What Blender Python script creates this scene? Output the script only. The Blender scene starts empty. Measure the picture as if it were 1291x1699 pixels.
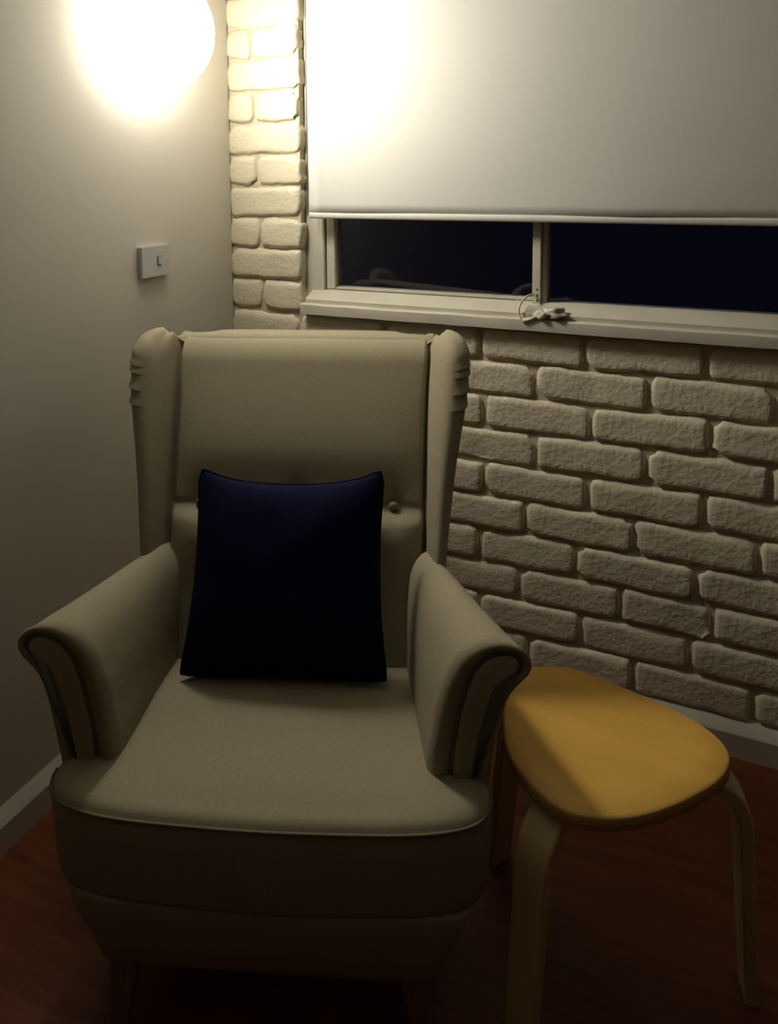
import bpy, bmesh, math, random
from mathutils import Vector, Matrix, noise
random.seed(7)
sc = bpy.context.scene
COL = sc.collection

# ------------------------------------------------------------------ camera
IMG_W, IMG_H = 1291, 1699
F_PX, PP_Y = 1217.9, 410.2
CAM_POS = Vector((1.2195, -1.7329, 1.2920))
YAW, PITCH, ROLL = 0.4016, 0.0895, -0.0049
fw = Vector((-math.sin(YAW) * math.cos(PITCH), math.cos(YAW) * math.cos(PITCH), -math.sin(PITCH)))
rt = Vector((math.cos(YAW), math.sin(YAW), 0)); up = rt.cross(fw)
r2 = rt * math.cos(ROLL) + up * math.sin(ROLL); u2 = up * math.cos(ROLL) - rt * math.sin(ROLL)
cam_data = bpy.data.cameras.new('camera')
cam = bpy.data.objects.new('camera', cam_data); COL.objects.link(cam)
m = Matrix((r2, u2, -fw)).transposed().to_4x4(); m.translation = CAM_POS
cam.matrix_world = m
cam_data.sensor_fit = 'VERTICAL'; cam_data.sensor_height = 24.0
cam_data.lens = F_PX * 24.0 / IMG_H
cam_data.shift_y = -(IMG_H / 2 - PP_Y) / IMG_H
cam_data.clip_start = 0.02
sc.camera = cam

# ------------------------------------------------------------------ world, exposure
world = bpy.data.worlds.new('night'); sc.world = world; world.use_nodes = True
world.node_tree.nodes['Background'].inputs[0].default_value = (0.0025, 0.0025, 0.007, 1)
world.node_tree.nodes['Background'].inputs[1].default_value = 0.6
sc.view_settings.view_transform = 'Standard'; sc.view_settings.look = 'None'
sc.view_settings.exposure = 0.0; sc.view_settings.gamma = 1.0
sc.view_settings.use_curve_mapping = False
LAMP_STRENGTH = 140.0
LAMP_COLOR = (1.0, 0.94, 0.81, 1)

# ------------------------------------------------------------------ materials
def mat(name, color, rough=0.8, var=0.08, scale=12.0, bump=0.0, bscale=60.0, spec=0.3, stretch=None, color2=None, sheen=0.0, detail=4.0):
    M = bpy.data.materials.new(name); M.use_nodes = True
    nt = M.node_tree; N = nt.nodes; L = nt.links
    bs = N['Principled BSDF']; bs.inputs['Roughness'].default_value = rough
    bs.inputs['Specular IOR Level'].default_value = spec
    if sheen: bs.inputs['Sheen Weight'].default_value = sheen
    tc = N.new('ShaderNodeTexCoord'); mp = N.new('ShaderNodeMapping')
    if stretch: mp.inputs['Scale'].default_value = stretch
    L.new(tc.outputs['Object'], mp.inputs['Vector'])
    nz = N.new('ShaderNodeTexNoise'); nz.inputs['Scale'].default_value = scale; nz.inputs['Detail'].default_value = detail
    L.new(mp.outputs[0], nz.inputs['Vector'])
    cr = N.new('ShaderNodeValToRGB')
    a = color2 if color2 else tuple(c * (1 - var) for c in color)
    b = color if color2 else tuple(min(1, c * (1 + var)) for c in color)
    cr.color_ramp.elements[0].color = (*a, 1); cr.color_ramp.elements[1].color = (*b, 1)
    cr.color_ramp.elements[0].position = 0.3; cr.color_ramp.elements[1].position = 0.7
    L.new(nz.outputs['Fac'], cr.inputs[0]); L.new(cr.outputs[0], bs.inputs['Base Color'])
    if bump:
        n2 = N.new('ShaderNodeTexNoise'); n2.inputs['Scale'].default_value = bscale; n2.inputs['Detail'].default_value = 5
        L.new(mp.outputs[0], n2.inputs['Vector'])
        bp = N.new('ShaderNodeBump'); bp.inputs['Strength'].default_value = bump; bp.inputs['Distance'].default_value = 0.004
        L.new(n2.outputs['Fac'], bp.inputs['Height']); L.new(bp.outputs[0], bs.inputs['Normal'])
    return M

M_plaster = mat('plaster_paint', (0.70, 0.66, 0.57), 0.7, 0.02, 3, 0.05, 40, 0.2)
M_ceiling = mat('ceiling_paint', (0.72, 0.70, 0.65), 0.9, 0.02, 3)
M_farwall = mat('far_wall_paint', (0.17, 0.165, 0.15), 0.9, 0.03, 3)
M_brick = mat('painted_brick', (0.73, 0.66, 0.49), 0.42, 0.05, 9, 0.6, 90, 0.45)
M_mortar = mat('painted_mortar', (0.62, 0.555, 0.40), 0.7, 0.10, 25, 0.9, 50, 0.25)
M_trim = mat('trim_paint', (0.60, 0.57, 0.49), 0.45, 0.04, 8, 0.08, 60, 0.4)
M_blind = mat('blind_fabric', (0.65, 0.635, 0.59), 0.85, 0.015, 220, 0.06, 400, 0.15)
M_hem = mat('blind_hem', (0.70, 0.68, 0.62), 0.5, 0.02, 20)
M_frame = mat('window_frame_paint', (0.60, 0.56, 0.46), 0.4, 0.05, 14, 0.08, 60, 0.4)
M_chain = mat('grey_plastic', (0.28, 0.27, 0.27), 0.4, 0.05, 20)
M_floor = mat('dark_red_timber', (0.20, 0.055, 0.018), 0.38, 0.3, 5, 0.1, 20, 0.35, stretch=(1, 9, 1), color2=(0.11, 0.028, 0.010))
M_fabric = mat('beige_upholstery', (0.35, 0.31, 0.212), 0.95, 0.06, 240, 0.25, 700, 0.1, sheen=0.0)
M_piping_shade = mat('upholstery_piping_groove_shade', (0.20, 0.18, 0.13), 0.95, 0.05, 200, 0.2, 600, 0.1)  # same cloth, darkened: shade of the seam grooves put into the colour
M_button = mat('upholstery_button', (0.30, 0.22, 0.16), 0.9, 0.05, 200, 0.2, 600, 0.1)
M_leg = mat('stained_leg', (0.24, 0.16, 0.08), 0.45, 0.2, 20, 0.05, 60, 0.4, stretch=(6, 6, 1))
M_under = mat('black_lining', (0.01, 0.01, 0.012), 0.95, 0.05, 50)
M_navy = mat('navy_velvet', (0.006, 0.007, 0.036), 0.85, 0.1, 60, 0.15, 300, 0.1)
M_birch = mat('stool_top_lacquer', (0.74, 0.43, 0.085), 0.42, 0.06, 5, 0.03, 60, 0.3, stretch=(1, 8, 8))
M_birchleg = mat('birch_plywood', (0.62, 0.49, 0.26), 0.45, 0.08, 8, 0.04, 60, 0.35, stretch=(9, 9, 1))
M_edge = mat('plywood_edge', (0.52, 0.33, 0.12), 0.6, 0.15, 30, 0.05, 60, 0.3, stretch=(1, 1, 14))
M_plastic = mat('white_plastic', (0.62, 0.61, 0.58), 0.35, 0.02, 8, 0, 1, 0.4)
M_darkslot = mat('dark_slot', (0.20, 0.18, 0.15), 0.6, 0.05, 8)
M_fittings = mat('metal_fittings', (0.50, 0.46, 0.38), 0.4, 0.15, 60, 0.1, 90, 0.5)

M_glass = bpy.data.materials.new('window_glass'); M_glass.use_nodes = True
b = M_glass.node_tree.nodes['Principled BSDF']
b.inputs['Base Color'].default_value = (0.9, 0.95, 1, 1); b.inputs['Roughness'].default_value = 0.02
b.inputs['Transmission Weight'].default_value = 1.0; b.inputs['IOR'].default_value = 1.45
M_glow = bpy.data.materials.new('lit_diffuser'); M_glow.use_nodes = True
b = M_glow.node_tree.nodes['Principled BSDF']
b.inputs['Base Color'].default_value = (0.8, 0.8, 0.78, 1)
b.inputs['Emission Color'].default_value = LAMP_COLOR
nt = M_glow.node_tree  # opal glass with the bulb behind its middle: brightest at the centre
tc = nt.nodes.new('ShaderNodeTexCoord'); mp = nt.nodes.new('ShaderNodeVectorMath'); mp.operation = 'MULTIPLY'; mp.inputs[1].default_value = (0, 1 / 0.15, 1 / 0.15)
ln = nt.nodes.new('ShaderNodeVectorMath'); ln.operation = 'LENGTH'
mr = nt.nodes.new('ShaderNodeMapRange'); mr.interpolation_type = 'SMOOTHERSTEP'
mr.inputs['From Min'].default_value = 0.10; mr.inputs['From Max'].default_value = 0.95
mr.inputs['To Min'].default_value = LAMP_STRENGTH; mr.inputs['To Max'].default_value = LAMP_STRENGTH * 0.072
nt.links.new(tc.outputs['Object'], mp.inputs[0]); nt.links.new(mp.outputs[0], ln.inputs[0]); nt.links.new(ln.outputs['Value'], mr.inputs['Value'])
nt.links.new(mr.outputs[0], b.inputs['Emission Strength'])

# ------------------------------------------------------------------ helpers
def link(name, me, material, parent=None, smooth=True):
    o = bpy.data.objects.new(name, me); COL.objects.link(o)
    if material and not me.materials: me.materials.append(material)
    if smooth:
        me.polygons.foreach_set('use_smooth', [True] * len(me.polygons))
    if parent: o.parent = parent
    return o
def pyd(name, verts, faces, material, parent=None, smooth=True):
    me = bpy.data.meshes.new(name); me.from_pydata([tuple(v) for v in verts], [], faces); me.update()
    bm = bmesh.new(); bm.from_mesh(me); bmesh.ops.recalc_face_normals(bm, faces=bm.faces); bm.to_mesh(me); bm.free()
    return link(name, me, material, parent, smooth)
def auto(o, deg=40):
    me = o.data; bm = bmesh.new(); bm.from_mesh(me)
    for e in bm.edges: e.smooth = not (len(e.link_faces) == 2 and e.calc_face_angle(0) > math.radians(deg))
    bm.to_mesh(me); bm.free(); return o
def boxes(name, bl, material, parent=None, bevel=0.0):
    bm = bmesh.new()
    for x0, x1, y0, y1, z0, z1 in bl:
        vs = [bm.verts.new((x, y, z)) for x in (x0, x1) for y in (y0, y1) for z in (z0, z1)]
        for f in ((0, 1, 3, 2), (4, 6, 7, 5), (0, 4, 5, 1), (2, 3, 7, 6), (0, 2, 6, 4), (1, 5, 7, 3)): bm.faces.new([vs[i] for i in f])
    bmesh.ops.recalc_face_normals(bm, faces=bm.faces)
    if bevel: bmesh.ops.bevel(bm, geom=list(bm.edges), offset=bevel, segments=2, affect='EDGES')
    me = bpy.data.meshes.new(name); bm.to_mesh(me); bm.free()
    return auto(link(name, me, material, parent, True), 50)
def crom(pts, n, closed=True):
    """resample a point list (any dimension) evenly along a Catmull-Rom curve"""
    P = [Vector(q) for q in pts]; K = len(P); out = []
    segs = K if closed else K - 1
    for i in range(segs):
        g = (lambda j: P[j % K]) if closed else (lambda j: P[max(0, min(K - 1, j))])
        p0, p1, p2, p3 = g(i - 1), g(i), g(i + 1), g(i + 2)
        for s in range(12):
            t = s / 12
            out.append(0.5 * (2 * p1 + (p2 - p0) * t + (2 * p0 - 5 * p1 + 4 * p2 - p3) * t * t + (3 * p1 - p0 - 3 * p2 + p3) * t ** 3))
    if not closed: out.append(P[-1].copy())
    return even(out, n, closed)
def even(pts, n, closed=True):
    P = [Vector(q) for q in pts]
    if closed: P = P + [P[0]]
    d = [0]
    for a, c in zip(P, P[1:]): d.append(d[-1] + (c - a).length)
    res = []; j = 0
    for i in range(n):
        s = d[-1] * i / (n if closed else n - 1)
        while j < len(d) - 2 and d[j + 1] < s: j += 1
        t = (s - d[j]) / max(1e-9, d[j + 1] - d[j]); res.append(P[j].lerp(P[j + 1], min(1, max(0, t))))
    return res
def loft(name, rings, material, parent=None, closed=True, caps=True):
    n = len(rings[0]); V = [v for r in rings for v in r]; Fc = []
    for i in range(len(rings) - 1):
        for j in range(n if closed else n - 1):
            k = (j + 1) % n; Fc.append((i * n + j, i * n + k, (i + 1) * n + k, (i + 1) * n + j))
    if caps and closed:
        for base, r in ((0, rings[0]), ((len(rings) - 1) * n, rings[-1])):
            c = sum((Vector(v) for v in r), Vector()) / n; V.append(c); ci = len(V) - 1
            for j in range(n): Fc.append((base + j, base + (j + 1) % n, ci))
    return pyd(name, V, Fc, material, parent)
def tube(name, path, r, material, parent=None, closed=False, seg=8, radii=None):
    P = [Vector(q) for q in path]; n = len(P); rings = []
    prev = None
    for i in range(n):
        a = P[(i - 1) % n] if (closed or i) else P[i]; c = P[(i + 1) % n] if (closed or i < n - 1) else P[i]
        t = (c - a).normalized()
        if prev is None: nrm = t.orthogonal().normalized()
        else:
            nrm = prev - t * prev.dot(t); nrm.normalize()
        prev = nrm; bn = t.cross(nrm); rr = radii[i] if radii else r
        rings.append([P[i] + (nrm * math.cos(k * math.tau / seg) + bn * math.sin(k * math.tau / seg)) * rr for k in range(seg)])
    if closed:
        rings.append(rings[0]); return loft(name, rings, material, parent, True, False)
    return loft(name, rings, material, parent)
def lerp(a, c, t): return a + (c - a) * t
def interp(x, tab):
    if x <= tab[0][0]: return tab[0][1]
    if x >= tab[-1][0]: return tab[-1][1]
    n = len(tab)
    def slope(i):
        a, c_ = tab[max(0, i - 1)], tab[min(n - 1, i + 1)]; return (c_[1] - a[1]) / (c_[0] - a[0])
    for i in range(n - 1):
        (x0, v0), (x1, v1) = tab[i], tab[i + 1]
        if x <= x1:
            h_ = x1 - x0; t = (x - x0) / h_; m0, m1 = slope(i) * h_, slope(i + 1) * h_
            return (2 * t ** 3 - 3 * t * t + 1) * v0 + (t ** 3 - 2 * t * t + t) * m0 + (3 * t * t - 2 * t ** 3) * v1 + (t ** 3 - t * t) * m1
def sstep(a, c, x):
    t = max(0, min(1, (x - a) / (c - a))); return t * t * (3 - 2 * t)
def empty(name, loc=(0, 0, 0), rz=0.0):
    o = bpy.data.objects.new(name, None); COL.objects.link(o); o.location = loc; o.rotation_euler = (0, 0, rz)
    o.empty_display_size = 0.1; return o
def tag(o, label=None, cat=None, group=None, kind=None):
    if label: o['label'] = label
    if cat: o['category'] = cat
    if group: o['group'] = group
    if kind: o['kind'] = kind
    return o

# ------------------------------------------------------------------ room shell
RX, RY, RZ = 4.4, -5.6, 2.50
WX0, WX1, WZ0, WZ1 = 0.240, 2.55, 0.945, 2.20      # window opening
Z0, H = 0.9367, 0.086                              # a bed joint under the sill, course height
WT = 0.22
fl = boxes('floor', [(-0.1, RX + 0.1, RY - 0.1, WT, -0.06, 0)], M_floor); tag(fl, 'dark reddish brown timber floor under the armchair', 'floor', kind='structure')
ce = boxes('ceiling', [(-0.1, RX + 0.1, RY - 0.1, WT, RZ, RZ + 0.06)], M_ceiling); tag(ce, 'plain off-white ceiling above the room', 'ceiling', kind='structure')
wl = boxes('wall_left', [(-0.1, 0, RY - 0.1, 0.0, 0, RZ)], M_plaster); tag(wl, 'smooth cream plaster wall carrying the round lamp', 'wall', kind='structure')
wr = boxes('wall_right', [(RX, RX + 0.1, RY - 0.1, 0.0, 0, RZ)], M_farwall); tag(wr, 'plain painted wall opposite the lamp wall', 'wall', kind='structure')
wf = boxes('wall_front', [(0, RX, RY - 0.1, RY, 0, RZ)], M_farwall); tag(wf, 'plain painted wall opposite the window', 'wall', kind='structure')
MY = 0.007                                        # mortar face lies behind the brick faces
wb = boxes('wall_back', [(-0.1, WX1 + 0.0, MY, WT, 0, WZ0 - 0.012), (-0.1, 0.221, MY, WT, WZ0 - 0.012, RZ),
                         (0.221, WX1, MY, WT, WZ1, RZ), (WX1, RX + 0.1, MY, WT, 0, RZ)], M_mortar)
tag(wb, 'rough cream painted brick wall around the window', 'wall', kind='structure')

def brick(x0, x1, z0, z1, depth=0.03, seed=0, rough=1.0, proud=0.0):
    rnd = random.Random(seed)
    w, hh = x1 - x0, z1 - z0
    nx = max(6, int(w / 0.013)); nz = 9
    off = Vector((rnd.uniform(-50, 50), rnd.uniform(-50, 50), rnd.uniform(-50, 50)))
    tilt = rnd.uniform(-0.003, 0.003) * rough; jit = rnd.uniform(-0.002, 0.002)
    cc = [(rnd.uniform(0.0, 0.008) if rnd.random() < .75 else rnd.uniform(.010, .022)) * rough for _ in range(4)]
    V = []; Fc = []
    ux = [0, .018, .045, .09] + [0.09 + 0.82 * i / (nx - 3) for i in range(1, nx - 3)] + [.91, .955, .982, 1]
    uz = [0, .045, .11, .22, .42, .62, .78, .87, .945, 1]
    ux = [q if w > .15 else q for q in ux]
    Wn, Hn = len(ux), len(uz)
    cx, cz = (x0 + x1) / 2, (z0 + z1) / 2
    for iz, t in enumerate(uz):
        for ix, s in enumerate(ux):
            x, z = x0 + w * s, z0 + hh * t
            ed = min(s * w, (1 - s) * w, t * hh, (1 - t) * hh)
            # rounded corners
            dx = max(0, 0.018 - min(s * w, (1 - s) * w)) / 0.018; dz = max(0, 0.018 - min(t * hh, (1 - t) * hh)) / 0.018
            ci = (0 if s < .5 else 1) + (0 if t < .5 else 2)
            k = dx * dz * (0.003 + cc[ci] * .8)
            x += k if s < .5 else -k; z += k * .6 if t < .5 else -k * .6
            e = 1 if ed < 0.004 else 0.35
            n1 = noise.noise(Vector((x * 22, z * 22, 0)) + off); n2 = noise.noise(Vector((x * 60, z * 60, 3)) + off)
            n3 = noise.noise(Vector((x * 9, z * 9, 7)) + off)
            x += (n1 * 0.004 + n2 * 0.003) * e * rough * (1 if abs(s - .5) > .3 else .2)
            z += (n2 * 0.0036 + noise.noise(Vector((x * 14, z * 30, 11)) + off) * 0.0055) * e * rough + tilt * (s - .5) * 2
            bw = 0.009 + 0.013 * max(0, noise.noise(Vector((x * 16, 2, z * 3)) + off) + .25) if (1 - t) * hh < 0.02 else 0.006
            rd = max(0, 1 - (ed * (1 + .5 * n2)) / bw)
            y = -0.002 - proud + jit + 0.0085 * rd ** 1.6 + (n1 * 0.0011 + n2 * 0.0009 + n3 * 0.0018) * rough
            if n3 > 0.42 and ed > 0.004: y += (n3 - .42) * 0.012 * rough
            V.append((x - cx, y, z - cz))
    for iz in range(Hn - 1):
        for ix in range(Wn - 1):
            a = iz * Wn + ix; Fc.append((a, a + 1, a + 1 + Wn, a + Wn))
    rim = list(range(Wn)) + [iz * Wn + Wn - 1 for iz in range(1, Hn)] + [(Hn - 1) * Wn + ix for ix in range(Wn - 2, -1, -1)] + [iz * Wn for iz in range(Hn - 2, 0, -1)]
    b0 = len(V)
    for r in rim: V.append((V[r][0], depth, V[r][2]))
    for i in range(len(rim)):
        k = (i + 1) % len(rim); Fc.append((rim[i], rim[k], b0 + k, b0 + i))
    Fc.append(tuple(b0 + i for i in range(len(rim))))
    o = pyd('brick', V, Fc, M_brick, wb); o.location = (cx, 0, cz); return auto(o, 65)

ROWS = {1: [.728, .98, 1.241], 2: [.866, 1.124, 1.381], 3: [.738, .997, 1.256], 4: [.868, 1.123, 1.378], 5: [.738, .993, 1.248],
        6: [.845, 1.10, 1.361], 7: [.728, .968, 1.236], 8: [.831, 1.074, 1.272], 9: [.729, .982, 1.227], 10: [.856, 1.105, 1.361]}
BL = 0.2565; G = 0.0036
sd = 100
for k, js in ROWS.items():
    js = list(js)
    while js[0] - BL > 0.05: js.insert(0, js[0] - BL)
    js.insert(0, 0.0)
    while js[-1] < 2.5: js.append(js[-1] + BL)
    zt, zb = Z0 - (k - 1) * H, Z0 - k * H
    if k == 1: zt -= 0.004
    for a, c in zip(js, js[1:]):
        sd += 1
        brick(a + (G if a > 0 else -0.004), c - G, zb + G * .85, zt - G * .85, 0.03, sd, 1.0 if k < 8 else 0.8)
# the narrow pier between the corner and the window: a whole brick, then two part bricks, course by course
for k in range(0, 17):
    zb, zt = Z0 + k * H, Z0 + (k + 1) * H
    if zt > RZ: break
    e = 0.226 + random.uniform(-0.004, 0.006)
    if k % 2 == 0:
        sp = interp(zb, [(0.95, .099), (1.7, .074)])
        sd += 1; brick(-0.004, sp - G * .8, zb + G * .8, zt - G * .8, 0.03, sd, 1.0)
        sd += 1; brick(sp + G * .8, e, zb + G * .8, zt - G * .8, 0.20, sd, 1.3)
    else:
        sd += 1; brick(-0.004, e, zb + G * .8, zt - G * .8, 0.20, sd, 1.0)
# skirting boards with a sloping top
def skirting(name, pts, along, a0, a1, label):
    V = []
    for s in (a0, a1):
        for d, z in pts: V.append((s, -d, z) if along == 'x' else (d, s, z))
    n = len(pts); Fc = [(i, (i + 1) % n, n + (i + 1) % n, n + i) for i in range(n)] + [tuple(range(n)), tuple(range(n, 2 * n))]
    o = auto(pyd(name, V, Fc, M_trim), 25); tag(o, label, 'baseboard', kind='structure'); return o
PR = [(-0.0, 0.0), (0.017, 0.0), (0.017, 0.055), (0.014, 0.061), (-0.0, 0.083)]
skirting('baseboard_left', PR, 'y', RY, -0.017, 'low cream skirting board along the plaster wall')
skirting('baseboard_back', [(-MY, 0)] + PR[1:4] + [(-MY, 0.083)], 'x', 0.0, RX, 'low cream skirting board along the brick wall')

# ------------------------------------------------------------------ window
win = empty('window_1', (WX0, 0.03, WZ0)); tag(win, 'wide white framed window with dark night panes under the blind', 'window', kind='structure')
def wpart(o):
    o.location = Vector(o.location) - Vector(win.location); o.parent = win; return o
FY0, FY1 = 0.030, 0.085
wpart(boxes('frame', [(0.2215, 0.279, FY0, FY1, 0.955, WZ1), (WX1 - 0.04, WX1, FY0, FY1, 0.955, WZ1), (0.279, WX1 - 0.04, FY0, FY1, WZ1 - 0.05, WZ1)], M_frame, None, 0.002))
RP = [(FY1, 0.955), (FY1, 0.998), (0.040, 0.998), (0.030, 0.996), (0.010, 0.987), (-0.008, 0.980), (-0.012, 0.976), (-0.012, 0.955)]
RV = [(x, y, z) for x in (0.2425, WX1 - 0.002) for y, z in RP]; n = len(RP)
wpart(auto(pyd('bottom_rail', RV, [(j, (j + 1) % n, n + (j + 1) % n, n + j) for j in range(n)] + [tuple(range(n)), tuple(range(n, 2 * n))], M_frame), 28))
wpart(boxes('sash', [(0.281, 0.308, FY0 + 0.008, FY1 - 0.006, 0.999, 2.148), (0.308, 0.847, FY0 + 0.008, FY1 - 0.006, 0.999, 1.006),
                     (0.308, 0.847, FY0 + 0.008, FY1 - 0.006, 2.12, 2.148)], M_frame, None, 0.002))
MULL = (0.849, 0.882)
wpart(boxes('mullion', [(0.849, 0.870, FY0 - 0.004, FY1, 0.980, 2.15), (0.871, 0.882, FY0 + 0.004, FY1, 0.980, 2.15)], M_frame, None, 0.002))
wpart(boxes('mullion', [(1.78, 1.813, FY0 - 0.004, FY1, 0.99, 2.15)], M_frame, None, 0.002))
for x0, x1, zz in ((0.308, 0.849, 1.006), (0.882, 1.78, 0.998), (1.813, WX1 - 0.04, 0.998)):
    wpart(boxes('pane', [(x0, x1, FY0 + 0.028, FY0 + 0.033, zz, 2.15)], M_glass))
# sill: a thick painted board, its top sloping to the room
SV = []
sp = [(0.09, 0.925), (0.09, 0.967), (0.03, 0.967), (-0.020, 0.9655), (-0.024, 0.962), (-0.025, 0.950), (-0.024, 0.937), (-0.004, 0.936), (0.012, 0.925)]
nseg = 60
for i in range(nseg + 1):
    x = lerp(0.232, WX1, i / nseg)
    for y, z in sp:
        q = Vector((x * 14, y * 30, z * 30)); SV.append((x, y + noise.noise(q) * 0.0016 * (y < 0.02), z + noise.noise(q + Vector((9, 0, 0))) * 0.0016))
n = len(sp); SF = [(i * n + j, i * n + (j + 1) % n, (i + 1) * n + (j + 1) % n, (i + 1) * n + j) for i in range(nseg) for j in range(n)] + [tuple(range(n)), tuple(nseg * n + j for j in range(n))]
wpart(auto(pyd('sill', SV, SF, M_frame), 35))
# chain winder on the sill at the foot of the mullion: lump of a housing, screw holes, cord loop
wd = empty('chain_winder'); wd.parent = win
def wd_part(o, parent=None):
    o.location = Vector(o.location) - Vector(win.location); o.parent = wd; return o
def blob(name, c, r, seed, material, amp=0.25):
    bm = bmesh.new(); bmesh.ops.create_icosphere(bm, subdivisions=3, radius=1)
    for v in bm.verts:
        k = 1 + amp * noise.noise(v.co * 1.7 + Vector((seed, 0, 0))); v.co = Vector((v.co.x * r[0] * k + c[0], v.co.y * r[1] * k + c[1], max(v.co.z * r[2] * k, -r[2] * .75) + c[2]))
    me = bpy.data.meshes.new(name); bm.to_mesh(me); bm.free(); return link(name, me, material)
wd_part(boxes('mounting_plate', [(0.842, 0.886, -0.016, 0.012, 0.972, 0.992)], M_frame, None, 0.003))
wd_part(blob('housing', (0.908, -0.016, 0.981), (0.032, 0.016, 0.016), 2.3, M_fittings, 0.55))
wd_part(blob('knob', (0.880, -0.021, 0.976), (0.016, 0.013, 0.012), 5.3, M_frame, 0.35))
wd_part(tube('lever', [(0.838, -0.027, 0.9610), (0.856, -0.026, 0.965), (0.876, -0.024, 0.975)], 0.0045, M_frame))
for zz in (1.003, 1.016, 1.030):
    wd_part(tube('screw_hole', [(0.861, FY0 - 0.0046, zz), (0.861, FY0 + 0.004, zz)], 0.0032, M_darkslot))
cp = crom([(0.853, 0.022, 1.018), (0.843, 0.006, 1.016), (0.832, -0.008, 1.004), (0.827, -0.017, 0.988), (0.829, -0.021, 0.972), (0.837, -0.024, 0.963)], 26, False)
wd_part(tube('cord', cp, 0.0026, M_frame))

# ------------------------------------------------------------------ roller blind
BX0, BX1, BZ0, BZ1 = 0.259, 2.50, 1.203, 2.27
bl = empty('roller_blind', (BX0, -0.012, BZ0)); tag(bl, 'plain white roller blind pulled most of the way down over the window', 'blind')
V = []; Fc = []; nx, nz = 70, 40
for i in range(nz + 1):
    for j in range(nx + 1):
        x = lerp(BX0, BX1, j / nx); z = lerp(BZ0 + 0.004, BZ1, i / nz)
        low = sstep(1.5, BZ0, z)
        y = 0.002 * math.sin(x * 9 + 1) * low + 0.0015 * noise.noise(Vector((x * 3, z * 3, 1))) + 0.003 * math.sin((z - BZ0) * 26) * low * noise.noise(Vector((x * 2, 0, 5)))
        V.append((x - BX0, y, z - BZ0))
for i in range(nz):
    for j in range(nx): a = i * (nx + 1) + j; Fc.append((a, a + 1, a + nx + 2, a + nx + 1))
fb = pyd('fabric', V, Fc, M_blind, bl); s = fb.modifiers.new('thickness', 'SOLIDIFY'); s.thickness = 0.0012
hem = [(0.0, 0.0045 * math.cos(a), 0.0085 * math.sin(a)) for a in [i * math.tau / 14 for i in range(14)]]
loft('hem_bar', [[Vector(q) + Vector((x, 0, 0)) for q in hem] for x in (0.0, 0.001, BX1 - BX0 - 0.001, BX1 - BX0)], M_hem, bl)
tube('roller', [(0, 0.014, BZ1 - BZ0 + 0.012), (BX1 - BX0, 0.014, BZ1 - BZ0 + 0.012)], 0.02, M_hem, bl, seg=16)
tube('pull_chain', [(-0.007, 0.004, -0.0), (-0.0075, 0.004, 0.5), (-0.008, 0.006, BZ1 - BZ0)], 0.0016, M_chain, bl, seg=6)
for bx0 in (-0.018, BX1 - BX0 + 0.003):
    boxes('bracket', [(bx0, bx0 + 0.015, 0.0, 0.045, BZ1 - BZ0 - 0.02, BZ1 - BZ0 + 0.04)], M_hem, bl, 0.001)

# ------------------------------------------------------------------ wall light and switch
lamp = empty('wall_light', (0.0, -0.355, 1.640)); tag(lamp, 'round glowing dome lamp on the cream wall above the chair', 'lamp')
LR = 0.152
def disc_rings(prof, n=48): return [[Vector((d, r * math.cos(i * math.tau / n), r * math.sin(i * math.tau / n))) for i in range(n)] for d, r in prof]
loft('base_ring', disc_rings([(0.0, LR - 0.01), (0.006, LR - 0.004), (0.012, LR - 0.01)]), M_plastic, lamp)
loft('diffuser', disc_rings([(0.008 + 0.175 * math.sin(a) ** .95, max(0.002, LR * math.cos(a) ** .95)) for a in [i * math.pi / 2 / 20 for i in range(21)]]), M_glow, lamp)

sw = empty('light_switch', (0.0, -0.331, 1.103)); tag(sw, 'small white plastic light switch plate on the cream wall', 'light switch')
boxes('mounting_block', [(0.0, 0.006, -0.049, 0.049, -0.037, 0.037)], M_plastic, sw, 0.001)
boxes('plate', [(0.006, 0.013, -0.050, 0.050, -0.039, 0.039)], M_plastic, sw, 0.0025)
boxes('rocker', [(0.013, 0.0165, 0.006, 0.017, -0.009, 0.009)], M_plastic, sw, 0.0012)
boxes('rocker_slot', [(0.0125, 0.0135, 0.0035, 0.0195, -0.0115, 0.0115)], M_darkslot, sw)

# ------------------------------------------------------------------ armchair (local x to its left arm of the viewer's right, y to its back)
chair = empty('wing_armchair', (0.654, -0.873, 0.0), math.radians(19))
tag(chair, 'beige fabric wing armchair with scrolled arms and a buttoned back', 'armchair')
SH = -0.068
ZT = [(0, 0), (.175, .136), (.30, .258), (.436, .404), (.64, .614), (.69, .660), (1.0, .967), (1.1, 1.067)]
def S(x, y, z):
    for (a0, v0), (a1, v1) in zip(ZT, ZT[1:]):
        if z <= a1: z = v0 + (v1 - v0) * (z - a0) / (a1 - a0); break
    return Vector((x * 1.025 + SH * y, y, z))
def yp(z): return interp(z, [(0.30, .235), (0.45, .27), (0.69, .370), (0.85, .450), (1.0, .525)])       # face of the inside back
def yb(z): return interp(z, [(0.16, .40), (0.45, .43), (0.7, .52), (1.0, .63)])                        # outside back

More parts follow.
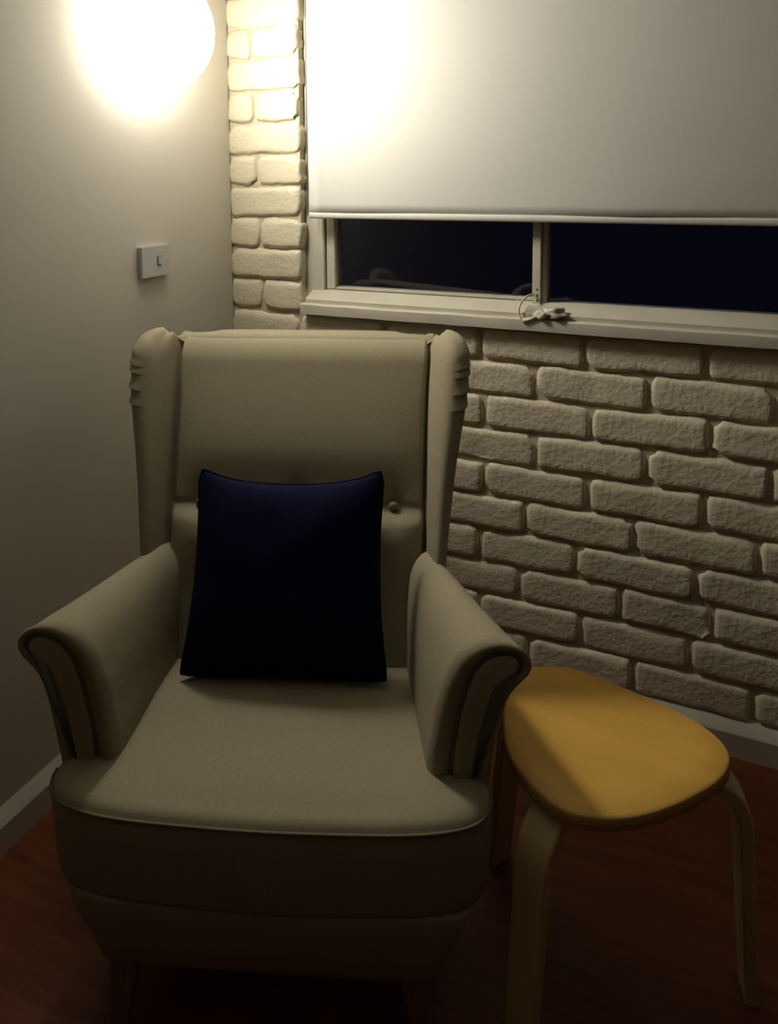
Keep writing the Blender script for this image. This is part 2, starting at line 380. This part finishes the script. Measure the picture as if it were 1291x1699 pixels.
# seat cushion, T-shaped, front crowned
def seat_outline(gr=0.0, n=120):
    pts = [(0, -.066), (.12, -.062), (.22, -.054), (.288, -.038), (.316, -.014), (.322, .014), (.314, .034), (.303, .05), (.292, .08), (.280, .13), (.262, .22), (.25, .29), (.12, .315), (0, .32)]
    full = pts + [(-x, y) for x, y in reversed(pts[1:-1])]
    return crom([(x, y, 0) for x, y in full], n)
out = seat_outline(); c = Vector((0, .12, 0)); rings = []
def seat_z(x, y):
    return 0.436 + 0.014 * math.exp(-(x * x) / .03) * math.exp(-((y - .12) ** 2) / .02) - 0.006 * sstep(0.0, -.06, y) + 0.008 * sstep(.06, .2, y)
prof = [(0.0, .300, -0.03, 0), (0.0, .3015, -0.003, 0), (0, .308, 0.0, 0), (0, .34, .002, 0), (0, .38, .003, 0), (0, .42, .002, 0), (0, None, 0.0, -.010), (0, None, -.004, -.004), (0.04, None, -.005, 0), (.1, None, 0, 0), (.2, None, 0, 0), (.3, None, 0, 0), (.4, None, 0, 0), (.65, None, 0, 0), (.88, None, 0, 0)]
for sh, z, gr, dz in prof:
    r = []
    for q in out:
        d = (q - c); dn = d.normalized()
        rs = 1 / ((abs(dn.x) / .285) ** 4 + (abs(dn.y) / .188) ** 4) ** .25
        d = d.lerp(dn * rs, sstep(0.0, .4, sh)); v = c + d * (1 - sh) + dn * gr
        taper = 0 if z is None else (0.42 - z) * 0.14 * (1 if q.y < .03 else 0)
        v = Vector((v.x * (1 - taper), v.y, 0)); r.append(S(v.x, v.y, (seat_z(v.x, v.y) + dz) if z is None else z))
    rings.append(r)
seat = loft('seat_cushion', rings, M_fabric, chair)
path = [S(q.x * 1.004, q.y * 1.0 - (0.002 if q.y < 0 else 0), seat_z(q.x, q.y) - 0.009) for q in out if q.y < 0.03]
k0 = max(range(len(path)), key=lambda i: (path[i] - path[i - 1]).length); path = path[k0:] + path[:k0]
tube('piping', path, 0.0022, M_piping_shade, seat)

# base rail and body under the cushion
def body_ring(z, w, f, back, bu=0.004, n=110):
    pts = [(0, f - bu), (.4 * w, f - bu * .85), (.84 * w, f - .002), (.965 * w, f + .005), (.995 * w, f + .022), (w, f + .06), (w * .98, .2), (w * .94, back - .04), (w * .85, back - .006), (.4 * w, back), (0, back)]
    full = pts + [(-x, y) for x, y in reversed(pts[1:-1])]
    return [S(q.x, q.y, z) for q in crom([(x, y, 0) for x, y in full], n)]
loft('base', [body_ring(.175, .235, -.01, .37), body_ring(.172, .248, -.026, .385), body_ring(.178, .254, -.034, .39), body_ring(.22, .268, -.040, .395, .008), body_ring(.27, .285, -.047, .40, .012), body_ring(.295, .2925, -.049, .40, .013), body_ring(.2995, .2915, -.047, .40, .013), body_ring(.302, .26, -.02, .38)], M_fabric, chair)
loft('lining', [body_ring(.1705, .24, -.012, .375), body_ring(.1725, .24, -.012, .375)], M_under, chair)

# arms: scrolled section at the front, slimmer towards the wing
A_F = [(.222, .20), (.230, .33), (.235, .45), (.245, .51), (.254, .558), (.266, .594), (.281, .622), (.304, .640), (.334, .647), (.360, .636), (.372, .614), (.367, .595), (.354, .579), (.342, .559), (.334, .532), (.327, .493), (.319, .44), (.305, .35), (.288, .27), (.268, .185), (.245, .180)]
A_B = [(.198, .20), (.201, .33), (.203, .44), (.205, .51), (.208, .545), (.213, .580), (.222, .608), (.236, .626), (.251, .632), (.266, .625), (.277, .608), (.281, .592), (.283, .575), (.284, .558), (.284, .535), (.284, .505), (.283, .45), (.279, .36), (.268, .27), (.255, .185), (.235, .180)]
SEAM = [(.262, .20), (.263, .33), (.266, .45), (.272, .505), (.280, .548), (.286, .574), (.295, .598), (.313, .620), (.335, .6275), (.350, .624), (.357, .613), (.354, .601), (.344, .592), (.330, .581), (.321, .562), (.314, .535), (.304, .488), (.298, .43), (.290, .35), (.282, .27), (.270, .195)]
NA = 84
def sect(tab, sgn): return [Vector((sgn * (q.x + .35 * max(0, q.x - .25) * .3), 0, q.y)) for q in crom([(x, z, 0) for x, z in tab], NA)]
for sgn in (1, -1):
    F0, B0, SM = sect(A_F, sgn), sect(A_B, sgn), sect(SEAM, sgn)
    rings = []
    for t, y in ((1.0, .014), (.93, .006), (.75, .003), (.55, .0), (.3, -.001), (.12, .004)):
        rings.append([S(*(f.lerp(s_, t) + Vector((0, y + .028, 0)))) for f, s_ in zip(F0, SM)])
    AY = .028
    ys = [.012, .02, .03, .045, .065, .09, .115, .14, .165, .19, .22, .25, .28, .32, .37]
    for y in ys:
        t = max(0.0, y / .275); e = min(1.0, t) ** 0.9
        r = []
        for i, (f, b_) in enumerate(zip(F0, B0)):
            v = f.lerp(b_, e)
            if y > .28: v = v + Vector((0, 0, -0.35 * (y - .28) * sstep(.42, .66, v.z)))
            # small gathers where the cloth is pulled over the scroll
            if f.z > .57 and y < .05:
                g = max(0, math.sin(i * 1.75 + sgn)) ** 6 * 0.0030 * (1 - y / .05)
                v = v.lerp(Vector((sgn * .315, 0, .58)), g / .06)
            r.append(S(v.x, y + AY, v.z))
        rings.append(r)
    arm = loft('armrest', rings, M_fabric, chair)
    cen = sum(SM, Vector()) / NA
    pr = []
    for k, y in ((0.93, .016), (.93, .005), (.90, .0005), (.80, -.002), (.5, -.003)):
        r = []
        for i, s_ in enumerate(SM):
            nb = SM[(i + 1) % NA] - SM[i - 1]; nrm = Vector((-nb.z, 0, nb.x)).normalized() * sgn
            r.append(S(*(s_ + (-nrm) * ((1 - k) * .035) + Vector((0, y + AY, 0)))))
        pr.append(r)
    pan = loft('front_panel', pr[:4], M_fabric, arm)
    pp = [S(s_.x, .006 + AY, s_.z) for s_ in SM if s_.z > .3]
    k0 = max(range(len(pp)), key=lambda i: (pp[i] - pp[i - 1]).length); pp = pp[k0:] + pp[:k0]
    tube('piping', pp, 0.0028, M_piping_shade, arm, seg=6)  # dark tube draws the shade in the groove round the panel

# inside back: two padded fields divided by a buttoned crease, rolled over at the top
BUT = [(-.186, .693), (0.0, .693), (.186, .693)]
V = []; Fc = []; nxb, nzb = 110, 110
def half(z): return interp(z, [(0.40, .262), (0.55, .262), (0.69, .258), (0.84, .262), (1.0, .272)])
for i in range(nzb + 1):
    t = i / nzb
    for j in range(nxb + 1):
        s = j / nxb * 2 - 1
        if t < .82:
            z = lerp(.38, .945, t / .82); y0 = yp(z); zz = z
        else:                                   # broad roll over the top, starting along the lean of the back
            a0 = .44; a = a0 + (t - .82) / .18 * 1.75; RR = 0.078
            y0 = yp(.945) + RR * (math.cos(a0) - math.cos(a)); zz = .945 + RR * (math.sin(a) - math.sin(a0))
        x = s * (half(min(zz, 1.0)) + 0.004)
        pad = (1 - abs(s) ** 6)
        up_f = sstep(.690, .80, zz) * (1 - sstep(.80, .99, zz))
        lo_f = sstep(.692, .668, zz) * (1 - .55 * sstep(.665, .55, zz))
        xi_ = interp(zz, [(0.45, .238), (.55, .240), (.69, .245), (.84, .2515), (1.0, .2635)])
        y = y0 - pad * (0.016 * up_f + 0.030 * lo_f) + 0.004 * (abs(s) ** 8) + 0.024 * sstep(.0075, .0, xi_ - abs(x))
        y += 0.004 * math.exp(-((zz - .690) / .006) ** 2)
        for bx, bz in BUT:
            dd = ((x - bx) / .022) ** 2 + ((zz - bz) / .030) ** 2
            y += 0.010 * math.exp(-dd)
            # gathers above the button
            if zz > bz: y += 0.0035 * math.exp(-((x - bx) / .010) ** 2) * math.exp(-((zz - bz) / .05) ** 2)
        V.append(S(x, y, zz))
for i in range(nzb):
    for j in range(nxb): a = i * (nxb + 1) + j; Fc.append((a, a + 1, a + nxb + 2, a + nxb + 1))
inb = pyd('inside_back', V, Fc, M_fabric, chair)
sm = inb.modifiers.new('thickness', 'SOLIDIFY'); sm.thickness = 0.02; sm.offset = -1
for bx, bz in BUT:
    yy = yp(bz) + 0.006
    loft('button', [[S(bx + r * math.cos(a), yy - d, bz + r * math.sin(a)) for a in [k * math.tau / 14 for k in range(14)]] for d, r in ((0, .0085), (.003, .010), (.006, .0095), (.0085, .0068), (.0098, .003))], M_button, inb)

# outside back shell
def shell_ring(z, k=1.0):
    w = interp(z, [(.18, .25), (.4, .262), (.6, .268), (.8, .295), (1.0, .315)]) * k; y1 = yb(z); y0 = yp(z) + .028
    pts = [(0, y0), (w * .8, y0), (w * .96, y0 + .025), (w * .78, y1 - .035), (w * .66, y1 - .006), (0, y1)]
    full = pts + [(-x, y) for x, y in reversed(pts[1:-1])]
    cy = (y0 + y1) / 2
    return [S(q.x, cy + (q.y - cy) * k, z) for q in crom([(x, y, 0) for x, y in full], 72)]
zs = [.185 + (.97 - .185) * i / 24 for i in range(25)]
loft('outside_back', [shell_ring(.182, .93)] + [shell_ring(z) for z in zs] + [shell_ring(.985, .95), shell_ring(.992, .85)], M_fabric, chair)

# wings
def wing_section(z, sgn, n=72):
    xi = interp(z, [(0.45, .238), (.55, .240), (.69, .245), (.84, .2515), (1.0, .2635)])
    xo = interp(z, [(0.45, .272), (.60, .278), (.72, .291), (.80, .304), (.915, .327), (.98, .333), (1.02, .333)])
    yf = interp(z, [(0.45, .235), (.55, .252), (.65, .272), (.75, .305), (.85, .345), (.93, .382), (.98, .412), (1.02, .445)])
    p_ = yp(min(z, .99)) + .02; y1 = yb(min(z, 1.0)) - .02
    fl = (xo - xi)
    pts = [(xi, p_), (xi + .004, lerp(p_, yf, .5)), (xi + fl * .22, yf + .028), (xi + fl * .40, yf + .007), (xi + fl * .60, yf), (xi + fl * .82, yf + .006), (xo - .001, yf + .024), (xo, yf + .05), (xo - .010, yf + .085), (xo - .036, lerp(yf, y1, .66)), (xi - .030, y1 - .012), (xi - .050, y1 - .03), (xi - .03, p_ + .03)]
    return [(Vector((sgn * q.x, q.y, z)), q.x, (q.x - xi) / fl, q.y - yf) for q in crom([(x, y, 0) for x, y in pts], n)]
PLE = [.978, .964, .948, .924, .893]
for sgn in (1, -1):
    rings = []; zz = .45
    zl = [.45 + .41 * i / 50 for i in range(50)] + [.86 + .11 * i / 88 for i in range(89)]
    tops = [(.9765, .992), (.983, .975), (.989, .945), (.9945, .90), (.999, .83), (1.003, .73), (1.0055, .58), (1.007, .35)]
    for z, k in [(z, 1.0) for z in zl] + tops:
        secs = wing_section(z, sgn); cc = sum((q[0] for q in secs), Vector()) / len(secs)
        r = []
        for v, ax, fr, fy in secs:
            v = cc.lerp(v, k)
            # rise of the top towards the front roll
            zt = v.z + 0.010 * sstep(.94, 1.0, z) * sstep(.2, .6, fr) - 0.030 * sstep(.07, .16, fy) * sstep(.90, 1.0, z)
            # pleats on the outer side of the front roll
            w_ = sstep(.52, .8, fr) * (1 - sstep(.035, .075, fy))
            g = 0
            for p_ in PLE:
                d = z - p_ + 0.010 - 0.008 * fr + 0.003 * math.sin(p_ * 900)
                if 0 <= d < .014: g = max(g, (1 - d / .014))
                elif -.003 < d < 0: g = max(g, 1 + d / .003)
            v = v + Vector((sgn * .0034, -.0026, 0)) * g * w_
            r.append(S(v.x, v.y, zt))
        rings.append(r)
    loft('wing', rings, M_fabric, chair)

# legs
for lx, ly, sx, sy in ((-.215, .0, -.014, -.010), (.215, .0, .014, -.010), (-.19, .345, -.010, .03), (.19, .345, .010, .03)):
    rr = []
    for z, w in ((.176, .024), (.12, .021), (.05, .0165), (.003, .0135), (0, .012)):
        t = 1 - z / .176; cx, cy = lx + sx * t, ly + sy * t
        rr.append([S(cx + a * w, cy + c_ * w, z) for a, c_ in ((1, .75), (.75, 1), (-.75, 1), (-1, .75), (-1, -.75), (-.75, -1), (.75, -1), (1, -.75))])
    auto(loft('leg', rr, M_leg, chair), 30)

# ------------------------------------------------------------------ scatter cushion leaning on the back
th = math.radians(19); CH = Matrix.Translation((.654, -.873, 0)) @ Matrix.Rotation(th, 4, 'Z')
LEAN = math.radians(20)
cu_m = CH @ Matrix.Translation((-.020, .198, .4265)) @ Matrix.Rotation(-LEAN, 4, 'X') @ Matrix.Rotation(math.radians(-0.5), 4, 'Y')
CW, CHH, CT = .179, .336, .047
def cushion_pt(s, t, side):
    # s,t in -1..1; corner ears, sides drawn in
    e = 0.075 * (1 - s * s) ** 1.5 ; e2 = 0.055 * (1 - t * t)
    x = s * CW * (1 - e2 * 1.2) * (1 - .02 + .05 * (1 - t) * .5); z = CHH / 2 * (1 + t * (1 - e * (1.0 if t > 0 else .25)))
    z += .020 * (abs(s) ** 5) * max(0, t) ** 6
    rc = max(0, abs(s) - .9) * max(0, abs(t) - .9) * (100 if t > 0 else 35); x -= math.copysign(.007 * rc, s); z -= math.copysign(.007 * rc, t)
    body = ((1 - abs(s) ** 2.4) * (1 - abs(t) ** 2.4)); d = CT * max(0, body) ** .55
    d *= 1 + .10 * noise.noise(Vector((s * 2, t * 2, side)))
    low = 1 + .22 * sstep(.4, -.8, t)
    return Vector((x, side * d * low, z))
V = []; Fc = []; NC = 36
sgrid = [math.sin((i / NC * 2 - 1) * math.pi / 2) * .6 + (i / NC * 2 - 1) * .4 for i in range(NC + 1)]
for side in (-1, 1):
    b0 = len(V)
    for t in sgrid:
        for s in sgrid: V.append(cushion_pt(s, t, side))
    for i in range(NC):
        for j in range(NC): a = b0 + i * (NC + 1) + j; Fc.append((a, a + 1, a + NC + 2, a + NC + 1))
cu = empty('scatter_cushion'); cu.matrix_world = cu_m
tag(cu, 'square navy blue scatter cushion leaning against the armchair back', 'cushion')
me = bpy.data.meshes.new('cover'); me.from_pydata([tuple(v) for v in V], [], Fc)
bm = bmesh.new(); bm.from_mesh(me); bmesh.ops.remove_doubles(bm, verts=bm.verts, dist=1e-5); bmesh.ops.recalc_face_normals(bm, faces=bm.faces); bm.to_mesh(me); bm.free()
link('cover', me, M_navy, cu)
edge = [cushion_pt(s, -1, 1) for s in sgrid] + [cushion_pt(1, t, 1) for t in sgrid[1:]] + [cushion_pt(s, 1, 1) for s in reversed(sgrid[:-1])] + [cushion_pt(-1, t, 1) for t in reversed(sgrid[1:-1])]
tube('seam', edge, 0.0018, M_navy, cu, closed=True, seg=6)

# ------------------------------------------------------------------ stool
SZ = 0.412
OUT = [(.964, -.466), (1.031, -.445), (1.126, -.463), (1.215, -.489), (1.269, -.524), (1.287, -.563), (1.272, -.613), (1.227, -.672), (1.173, -.722), (1.12, -.751), (1.072, -.759), (1.026, -.739), (.98, -.698), (.955, -.648), (.940, -.59), (.936, -.53), (.944, -.488)]
SC = Vector((1.100, -.602, 0))
st = empty('bent_wood_stool', SC); tag(st, 'honey coloured bent wood stool with a rounded three-sided seat beside the armchair', 'stool')
ol = [q - SC for q in crom([(x, y, 0) for x, y in OUT], 96)]
def srow(z, ins):
    return [Vector((q.x, q.y, z)) - Vector((q.x, q.y, 0)).normalized() * ins for q in ol]
se = loft('seat', [srow(SZ - .0015, .003), srow(SZ, .005), srow(SZ, .05), srow(SZ, .12)], M_birch, st)
auto(se, 60)
loft('seat_edge', [srow(SZ - .024, .02), srow(SZ - .024, .003), srow(SZ - .021, .0), srow(SZ - .004, .0), srow(SZ - .0012, .0028), srow(SZ - .003, .02)], M_edge, st)
def stool_leg(corner, foot, wid=.054, thk=.021):
    cdir = Vector((corner[0], corner[1], 0)) - SC; cd = cdir.normalized()
    z1 = SZ - .024 - thk / 2
    p_in = Vector((cd.x * .035, cd.y * .035, z1)); R = .075
    ft = Vector((foot[0], foot[1], 0)) - SC
    knee = cdir.copy(); knee.z = z1
    down = (ft - knee).normalized()
    path = [p_in, p_in.lerp(knee - cd * R, .5), knee - cd * R]
    for k in range(1, 9):
        t = k / 9; a = knee - cd * R; c_ = knee + down * R
        path.append(a * (1 - t) ** 2 + knee * 2 * t * (1 - t) + c_ * t * t)
    path += [knee + down * R] + [(knee + down * R).lerp(ft, k / 5) for k in range(1, 6)]
    side = Vector((-cd.y, cd.x, 0)); rings = []
    for i, q in enumerate(path):
        tg = (path[min(i + 1, len(path) - 1)] - path[max(i - 1, 0)]).normalized(); nn = side.cross(tg).normalized()
        L_ = sum((path[j + 1] - path[j]).length for j in range(i)); wf = lerp(1.08, .86, min(1, L_ / .55))
        cr = .003; w, t_ = wid / 2 * wf, thk / 2
        r = []
        for sx, sy in ((1, 1), (-1, 1), (-1, -1), (1, -1)):
            a = side * (sx * (w - cr)) + nn * (sy * t_); c_ = side * (sx * w) + nn * (sy * (t_ - cr))
            r += [q + a, q + c_] if (sx * sy) < 0 else [q + c_, q + a]
        rings.append(r)
    for v in rings[-1]: v.z = 0.0
    return auto(loft('leg', rings, M_birchleg, st), 40)
stool_leg((1.030, -.762), (1.012, -.768))
stool_leg((1.303, -.553), (1.328, -.532))
stool_leg((.936, -.486), (.900, -.460))
